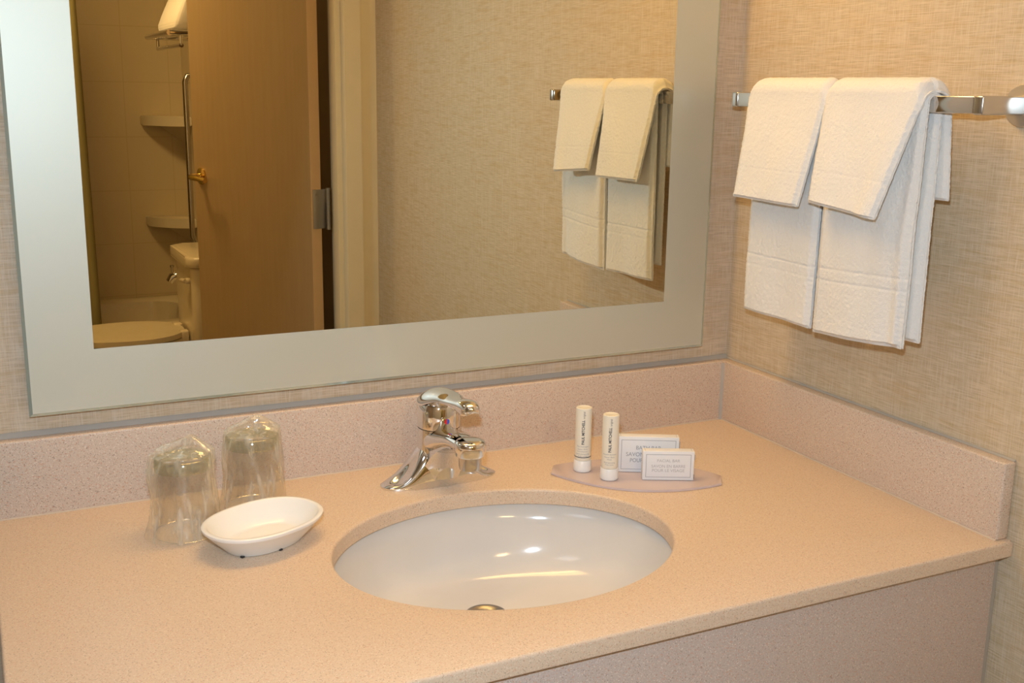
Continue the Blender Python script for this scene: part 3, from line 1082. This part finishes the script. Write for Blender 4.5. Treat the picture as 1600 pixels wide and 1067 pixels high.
# spout head and aerator
HY = -0.108
bm = bmesh.new()
lathe(bm, [(0.0, 0.0925), (0.012, 0.0923), (0.0182, 0.0908), (0.0205, 0.0880), (0.0208, 0.084), (0.0204, 0.0725), (0.0190, 0.0705), (0.0, 0.0705)], 44, (0, HY, 0))
shd = obj('spout_head', bm, M_chrome, fc, sharp=45)
bm = bmesh.new()
lathe(bm, [(0.0, 0.0712), (0.0152, 0.0712), (0.0152, 0.0570), (0.0140, 0.0520), (0.0118, 0.0510), (0.0, 0.0525)], 40, (0, HY, 0))
obj('aerator', bm, M_steel, shd, sharp=45)
# handle: domed cap and the hooded lever over it
bm = bmesh.new()
lathe(bm, [(0.0297, 0.0812), (0.0300, 0.0830), (0.0298, 0.098), (0.0288, 0.111), (0.0255, 0.1185), (0.0195, 0.1245), (0.010, 0.1280), (0.0, 0.1290)], 56)
hcap = obj('handle_cap', bm, M_chrome, fc, sharp=60)
bm = bmesh.new()
# station: y, top z, half width, side drop, thickness
cl = smoothpath([(0.0318, 0.100, 0.0110, 0.0015, 0.0025), (0.0308, 0.1130, 0.0190, 0.0060, 0.0035), (0.0235, 0.1260, 0.0245, 0.0140, 0.0040), (0.008, 0.1340, 0.0285, 0.0230, 0.0045),
                 (-0.010, 0.1372, 0.0265, 0.0190, 0.0045), (-0.032, 0.1382, 0.0205, 0.0105, 0.0050), (-0.054, 0.1372, 0.0160, 0.0060, 0.0065), (-0.076, 0.1395, 0.0140, 0.0045, 0.0095),
                 (-0.094, 0.1430, 0.0140, 0.0055, 0.0145), (-0.108, 0.1435, 0.0128, 0.0060, 0.0165), (-0.117, 0.1405, 0.0090, 0.0040, 0.0110), (-0.1205, 0.1365, 0.0025, 0.0010, 0.0030)], 90)
rows = []
for (y, zt_, hw_, dr, th_) in cl:
    top = []
    K = 18
    for k in range(K+1):
        u = -1+2*k/K
        top.append((hw_*sin(u*pi/2), zt_-dr*(1-cos(u*pi/2))-th_*0.5*(1-sqrt(max(0, 1-abs(u)**3)))))
    bot = []
    for k in range(1, K):
        u = 1-2*k/K
        bot.append((hw_*sin(u*pi/2)*0.97, zt_-dr*(1-cos(u*pi/2))-th_*(0.5+0.5*sqrt(max(0, 1-abs(u)**3)))))
    rows.append([bm.verts.new((x, y, z)) for x, z in top+bot])
n = len(rows[0])
for A, B in zip(rows[:-1], rows[1:]):
    for k in range(n): bm.faces.new((A[k], A[(k+1) % n], B[(k+1) % n], B[k]))
bm.faces.new(rows[0]); bm.faces.new(rows[-1])
obj('lever', bm, M_chrome, fc, sharp=70)
# hot and cold dot on the front of the cap
bm = bmesh.new()
def half_disc(a0, mi):
    zc0, rr0 = 0.0945, 0.0038
    yy0 = -0.0301
    cen = bm.verts.new((0, yy0-0.0002, zc0))
    vs = [bm.verts.new((rr0*cos(a0+pi*k/14), -sqrt(0.0301**2-(rr0*cos(a0+pi*k/14))**2)-0.0001, zc0+rr0*sin(a0+pi*k/14))) for k in range(15)]
    for k in range(14):
        f_ = bm.faces.new((cen, vs[k+1], vs[k])); f_.material_index = mi
half_disc(pi/2, 0); half_disc(-pi/2, 1)
obj('temperature_dot', bm, [M_red, M_blue], hcap)['label'] = 'half red, half blue temperature dot'
tag(fc, 'chrome single-lever faucet standing behind the oval basin', 'faucet')

# ------------------------------------------------------------------ wrapped drinking glasses
def drinking_glass(cx, cy, seed, label, lean):
    r = thing('drinking_glass', (cx, cy, 0))
    bm = bmesh.new()
    # upside down: rim on the counter, thick foot on top
    H_ = 0.100
    outer = [(0.0385, 0.0012), (0.0393, 0.0020), (0.0388, 0.012), (0.0368, 0.045), (0.0342, 0.0845), (0.0338, 0.0975), (0.0318, 0.0998), (0.024, 0.1000), (0.018, 0.0988), (0.0, 0.0985)]
    inner = [(0.0, 0.086), (0.022, 0.0862), (0.0300, 0.0842), (0.0318, 0.080), (0.0345, 0.045), (0.0366, 0.012), (0.0372, 0.0018), (0.0385, 0.0012)]
    # light fluting of the wall
    fn = lambda p, a, k: Vector((p.x*(1+0.006*cos(22*a)*(0.03 < p.z < 0.082)), p.y*(1+0.006*cos(22*a)*(0.03 < p.z < 0.082)), p.z))
    lathe(bm, outer+inner, 88, fn=fn)
    bmesh.ops.remove_doubles(bm, verts=bm.verts, dist=1e-5)
    tu = obj('tumbler', bm, [M_glass, M_foot, M_rim], r, smooth=True)
    for p in tu.data.polygons:
        if 0.084 < p.center.z < 0.0995 and abs(p.normal.z) < 0.8 and math.hypot(p.center.x, p.center.y) > 0.031: p.material_index = 1
        elif p.center.z < 0.0021: p.material_index = 2
    # bag
    bm = bmesh.new()
    nz, na = 90, 150
    rings = []
    for i in range(nz+1):
        q = i/nz
        ring = []
        for j in range(na):
            a = 2*pi*j/na
            if q < 0.62:
                z = 0.0016+0.103*(q/0.62)
                base_r = 0.0418-0.0060*(q/0.62)
            else:
                s_ = (q-0.62)/0.38
                z = 0.1046+0.0105*sin(s_*pi/2)*(0.6+0.4*cos(a-lean))
                base_r = 0.0358*(1-s_**1.3)
            nz_ = noise.noise(Vector((cos(a)*2.2+seed, sin(a)*2.2, z*22)))
            nf = 0.7*noise.noise(Vector((cos(a)*5+seed*2, sin(a)*5, z*16+cos(a-1)*4)))
            ridge = 1-abs(noise.noise(Vector((cos(a)*3.1+z*30+seed, sin(a)*3.1-z*22, seed))))*2
            amp = 0.0028 if q < 0.62 else 0.0028*(1-(q-0.62)/0.38)+0.0002
            rr_ = base_r + amp*(nz_+0.55*nf) + amp*0.55*max(0, ridge-0.45)
            # loose tail of the bag on the left side at the counter, shoulder bulge above
            dl = max(0, cos(a-lean-pi*0.95))
            rr_ += 0.0085*dl**3*max(0, 1-z/0.05)*(q < 0.62)
            rr_ += 0.0060*dl**4*math.exp(-((z-0.085)/0.022)**2)*(q < 0.75)
            zz = z + (0.0035*nz_*(q > 0.5))
            if q > 0.62:
                zz += 0.010*math.exp(-((rr_*cos(a-lean)-0.012)/0.012)**2)*(1-abs(rr_*sin(a-lean))/0.04)
            ring.append(bm.verts.new((rr_*cos(a), rr_*sin(a), max(0.0012, zz))))
        rings.append(ring)
    for A, B in zip(rings[:-1], rings[1:]):
        for j in range(na): bm.faces.new((A[j], A[(j+1) % na], B[(j+1) % na], B[j]))
    top = bm.verts.new(sum((v_.co for v_ in rings[-1]), Vector())/na)
    for j in range(na): bm.faces.new((rings[-1][j], rings[-1][(j+1) % na], top))
    o = obj('plastic_bag', bm, M_film, r, smooth=True)
    o['label'] = 'thin crinkled clear plastic bag'
    tag(r, label, 'glass', 'upturned glasses in plastic bags')
    return r
drinking_glass(-0.9300, -0.1530, 3.0, 'upturned drinking glass in a clear bag, in front at the far left of the counter', 0.3)
drinking_glass(-0.8330, -0.1010, 9.0, 'upturned drinking glass in a clear bag, standing behind the white soap dish', 0.9)

# ------------------------------------------------------------------ soap dish
sdh = thing('soap_dish', (-0.8500, -0.2215, 0), 0.42)
bm = bmesh.new()
def oval(ax, ay, z, n=72, p=2.25):
    out = []
    for k in range(n):
        a = 2*pi*k/n
        ca, sa = cos(a), sin(a)
        out.append((ax*abs(ca)**(2/p)*(1 if ca > 0 else -1), ay*abs(sa)**(2/p)*(1 if sa > 0 else -1), z))
    return out
RX, RY = 0.0770, 0.0570
ls = [oval(0.0465, 0.0315, 0.0030), oval(0.0480, 0.0330, 0.0010), oval(0.0500, 0.0345, 0.0008), oval(0.0520, 0.0360, 0.0030), oval(0.0660, 0.0475, 0.0170), oval(RX-0.002, RY-0.002, 0.0265),
      oval(RX, RY, 0.0285), oval(RX, RY, 0.0312), oval(RX-0.0012, RY-0.0012, 0.0322), oval(RX-0.0045, RY-0.0045, 0.0322), oval(RX-0.0060, RY-0.0060, 0.0310),
      oval(0.0600, 0.0420, 0.0160), oval(0.0500, 0.0335, 0.0088), oval(0.0455, 0.0300, 0.0068), oval(0.0430, 0.0280, 0.0070), oval(0.020, 0.013, 0.0068)]
Vr = [[bm.verts.new(p) for p in L_] for L_ in ls]
for A, B in zip(Vr[:-1], Vr[1:]):
    n = len(A)
    for k in range(n): bm.faces.new((A[k], A[(k+1) % n], B[(k+1) % n], B[k]))
bm.faces.new(Vr[0]); bm.faces.new(Vr[-1])
# foot notches
o = obj('dish', bm, M_melamine, sdh, sharp=50)
o.data.update()
for (x, y) in ((-0.003, -0.0358), (-0.046, -0.0195)):
    bm = bmesh.new(); box(bm, (x-0.0022, y-0.0012, 0.0002), (x+0.0022, y+0.003, 0.0022), 0.0006, 2)
    obj('drain_notch', bm, M_dark, o)
tag(sdh, 'oval white soap dish with flared rim in front of the wrapped glasses', 'soap dish')

# ------------------------------------------------------------------ tray
tr_o = thing('amenity_tray', (-0.3055, -0.2065, 0))
dirv = Vector((-0.2070+0.4075, -0.2745+0.1376, 0)); Lh = dirv.length/2; dirv.normalize()
ang = math.atan2(dirv.y, dirv.x)
tr_o.rotation_euler = (0, 0, ang)
tr_o.location = ((-0.2070-0.4075)/2, (-0.2745-0.1376)/2, 0)
pts = []
hw_e, hw_m = 0.0165, 0.0640
nseg = 28
def halfw(u): return hw_e+(hw_m-hw_e)*(1-abs(u)**2.0)
for k in range(nseg+1):
    u = -1+2*k/nseg; pts.append((u*Lh, -halfw(u)))
for k in range(nseg+1):
    u = 1-2*k/nseg; pts.append((u*Lh, halfw(u)))
bm = bmesh.new(); prism(bm, pts, 0.0034, 2, 0.0004, 0.0010, 2)
obj('tray_plate', bm, M_tray, tr_o, sharp=40)
tag(tr_o, 'mauve frosted boat-shaped tray on the counter right of the faucet', 'tray')
TZ = 0.0040


# ------------------------------------------------------------------ lettering
def text_mesh(s, size, align='CENTER', bold=0.0, spacing=1.0):
    cu_ = bpy.data.curves.new('lettering', 'FONT')
    cu_.body = s; cu_.size = size; cu_.align_x = align; cu_.align_y = 'CENTER'
    cu_.offset = bold; cu_.space_character = spacing
    cu_.resolution_u = 4
    to_ = bpy.data.objects.new('lettering', cu_)
    COL.objects.link(to_)
    dg = bpy.context.evaluated_depsgraph_get()
    dg.update()
    me = bpy.data.meshes.new_from_object(to_.evaluated_get(dg))
    bpy.data.objects.remove(to_)
    bpy.data.curves.remove(cu_)
    return me


def add_text(bm, s, size, fn, mi=0, bold=0.0, fit=None):
    me = text_mesh(s, size, bold=bold)
    if fit:
        xs = [v_.co.x for v_ in me.vertices]
        k = fit/(max(xs)-min(xs))
    else: k = 1.0
    f0 = len(bm.faces)
    n0 = len(bm.verts)
    bm.from_mesh(me)
    bm.verts.ensure_lookup_table(); bm.faces.ensure_lookup_table()
    for v_ in bm.verts[n0:]:
        v_.co = Vector(fn(v_.co.x*k, v_.co.y))
    for f_ in bm.faces[f0:]: f_.material_index = mi
    bpy.data.meshes.remove(me)


# ------------------------------------------------------------------ soap boxes
def soap_box(p0, p1, h, th, lines, label, ink):
    p0 = Vector((*p0, 0)); p1 = Vector((*p1, 0))
    d_ = (p1-p0); wd = d_.length; a = math.atan2(d_.y, d_.x)
    r = thing('soap_box', (p0.x, p0.y, TZ), a)     # local x along the front, +y to the back
    bm = bmesh.new(); box(bm, (0, 0, 0.0003), (wd, th, h), 0.0007, 2)
    ct = obj('carton', bm, M_white_card, r, sharp=40)
    bm = bmesh.new()
    m_ = 0.0045; lw_ = 0.00065; y = -0.00012
    for (a_, b_) in (((m_, m_), (wd-m_, m_+lw_)), ((m_, h-m_-lw_), (wd-m_, h-m_)), ((m_, m_), (m_+lw_, h-m_)), ((wd-m_-lw_, m_), (wd-m_, h-m_))):
        vs = [bm.verts.new((x_, y, z_)) for x_, z_ in ((a_[0], a_[1]), (b_[0], a_[1]), (b_[0], b_[1]), (a_[0], b_[1]))]
        bm.faces.new(vs)
    obj('printed_border', bm, M_ink, ct)
    bm = bmesh.new()
    for (s, zc, size, fit) in lines:
        add_text(bm, s, size, lambda x_, y_, zc=zc: (wd/2+x_, -0.00015, zc+y_), fit=fit)
    o = obj('printed_text', bm, ink, ct)
    # side flap slits
    bm = bmesh.new()
    box(bm, (wd+0.0001, th*0.25, h*0.68), (wd+0.0016, th*0.9, h*0.86), 0.0003, 1)
    obj('end_flap', bm, M_ink, ct)
    bm = bmesh.new(); box(bm, (wd+0.0001, 0.0015, h*0.06), (wd+0.0010, 0.0045, h*0.20), 0.0002, 1)
    obj('end_flap', bm, M_ink_dark, ct)
    # seams on the top flap
    for x_ in (0.0035, wd-0.0035):
        bm = bmesh.new()
        vs = [bm.verts.new((x_+dx, y_, h+0.0001)) for dx, y_ in ((-0.00025, 0.002), (0.00025, 0.002), (0.00025, th-0.001), (-0.00025, th-0.001))]
        bm.faces.new(vs)
        obj('flap_seam', bm, M_ink_pale, ct)
    tag(r, label, 'soap box', 'boxed soaps on the tray')
    return r


soap_box((-0.3275, -0.1880), (-0.2505, -0.2290), 0.0535, 0.016,
         [('BATH BAR', 0.0370, 0.0082, 0.0360), ('SAVON EN BARRE', 0.0270, 0.0084, 0.0640), ('POUR LE CORPS', 0.0180, 0.0084, 0.0520)],
         'larger white soap box with grey border standing behind the facial bar', M_ink)
soap_box((-0.3135, -0.2320), (-0.2480, -0.2640), 0.0430, 0.015,
         [('FACIAL BAR', 0.0290, 0.0060, 0.0320), ('SAVON EN BARRE', 0.0208, 0.0062, 0.0480), ('POUR LE VISAGE', 0.0145, 0.0062, 0.0460)],
         'smaller white soap box reading FACIAL BAR, frontmost on the tray', M_ink_pale)


# ------------------------------------------------------------------ toiletry tubes
def tube_bottle(cx, cy, face, label, lines, band):
    r = thing('toiletry_bottle', (cx, cy, TZ))
    bm = bmesh.new(); lathe(bm, [(0.0, 0.0004), (0.0122, 0.0004), (0.0130, 0.0012), (0.0132, 0.0040), (0.0126, 0.0165), (0.0121, 0.0172), (0.0, 0.0172)], 48)
    o = obj('cap', bm, M_cap, r, sharp=45); o['label'] = 'white screw cap at the foot'
    bm = bmesh.new(); lathe(bm, [(0.0, 0.0174), (0.0112, 0.0174), (0.0116, 0.0180), (0.01175, 0.022), (0.0117, 0.0930), (0.0113, 0.0948), (0.0098, 0.0955), (0.0090, 0.0950), (0.0, 0.0946)], 48)
    bb = obj('bottle_body', bm, M_tube, r, sharp=45)
    rad = 0.01190
    bm = bmesh.new()

    def wrap(x_, z_, sh=0.0):
        a = face + (x_+sh)/rad
        return (rad*cos(a), rad*sin(a), z_)
    # vertical name and small word above it
    add_text(bm, 'PAUL MITCHELL', 0.0056, lambda x_, y_: wrap(-y_, 0.0605+x_), bold=0.00016, fit=0.0365, mi=1)
    add_text(bm, 'original', 0.0042, lambda x_, y_: wrap(-y_+0.0008, 0.0862+x_), fit=0.0105, mi=1)
    for (s, z_, size, fit) in lines:
        add_text(bm, s, size, lambda x_, y_, z_=z_: wrap(x_, z_+y_, -0.0005), fit=fit)
    obj('printed_text', bm, [M_ink, M_ink_dark], bb)
    if band:
        bm = bmesh.new(); lathe(bm, [(0.0119, 0.0222), (0.0120, 0.0224), (0.0120, 0.0232), (0.0119, 0.0234)], 48)
        obj('printed_band', bm, M_ink_dark, bb)['label'] = 'thin dark ring round the tube'
    tag(r, label, 'bottle', 'small toiletry bottles on the tray')


fa1 = math.atan2(CAM.y+0.160, CAM.x+0.3705)
fa2 = math.atan2(CAM.y+0.206, CAM.x+0.353)
tube_bottle(-0.3705, -0.1610, fa1, 'slim cream bottle with a dark ring near its cap, left on the tray',
            [('The Detangler', 0.0392, 0.0030, 0.0185), ('Super Rich', 0.0352, 0.0028, 0.0150), ('Conditioner', 0.0318, 0.0028, 0.0160), ('Après-shampooing', 0.0280, 0.0028, 0.0205), ('Très riche', 0.0248, 0.0026, 0.0140)], True)
tube_bottle(-0.3530, -0.2070, fa2, 'slim cream bottle without a ring, standing right beside the soap boxes',
            [('Awapuhi Shampoo', 0.0392, 0.0030, 0.0205), ('Super Rich', 0.0352, 0.0028, 0.0150), ('Wash', 0.0318, 0.0028, 0.0070), ('Shampooing', 0.0272, 0.0028, 0.0165), ('Très riche', 0.0240, 0.0026, 0.0130)], False)
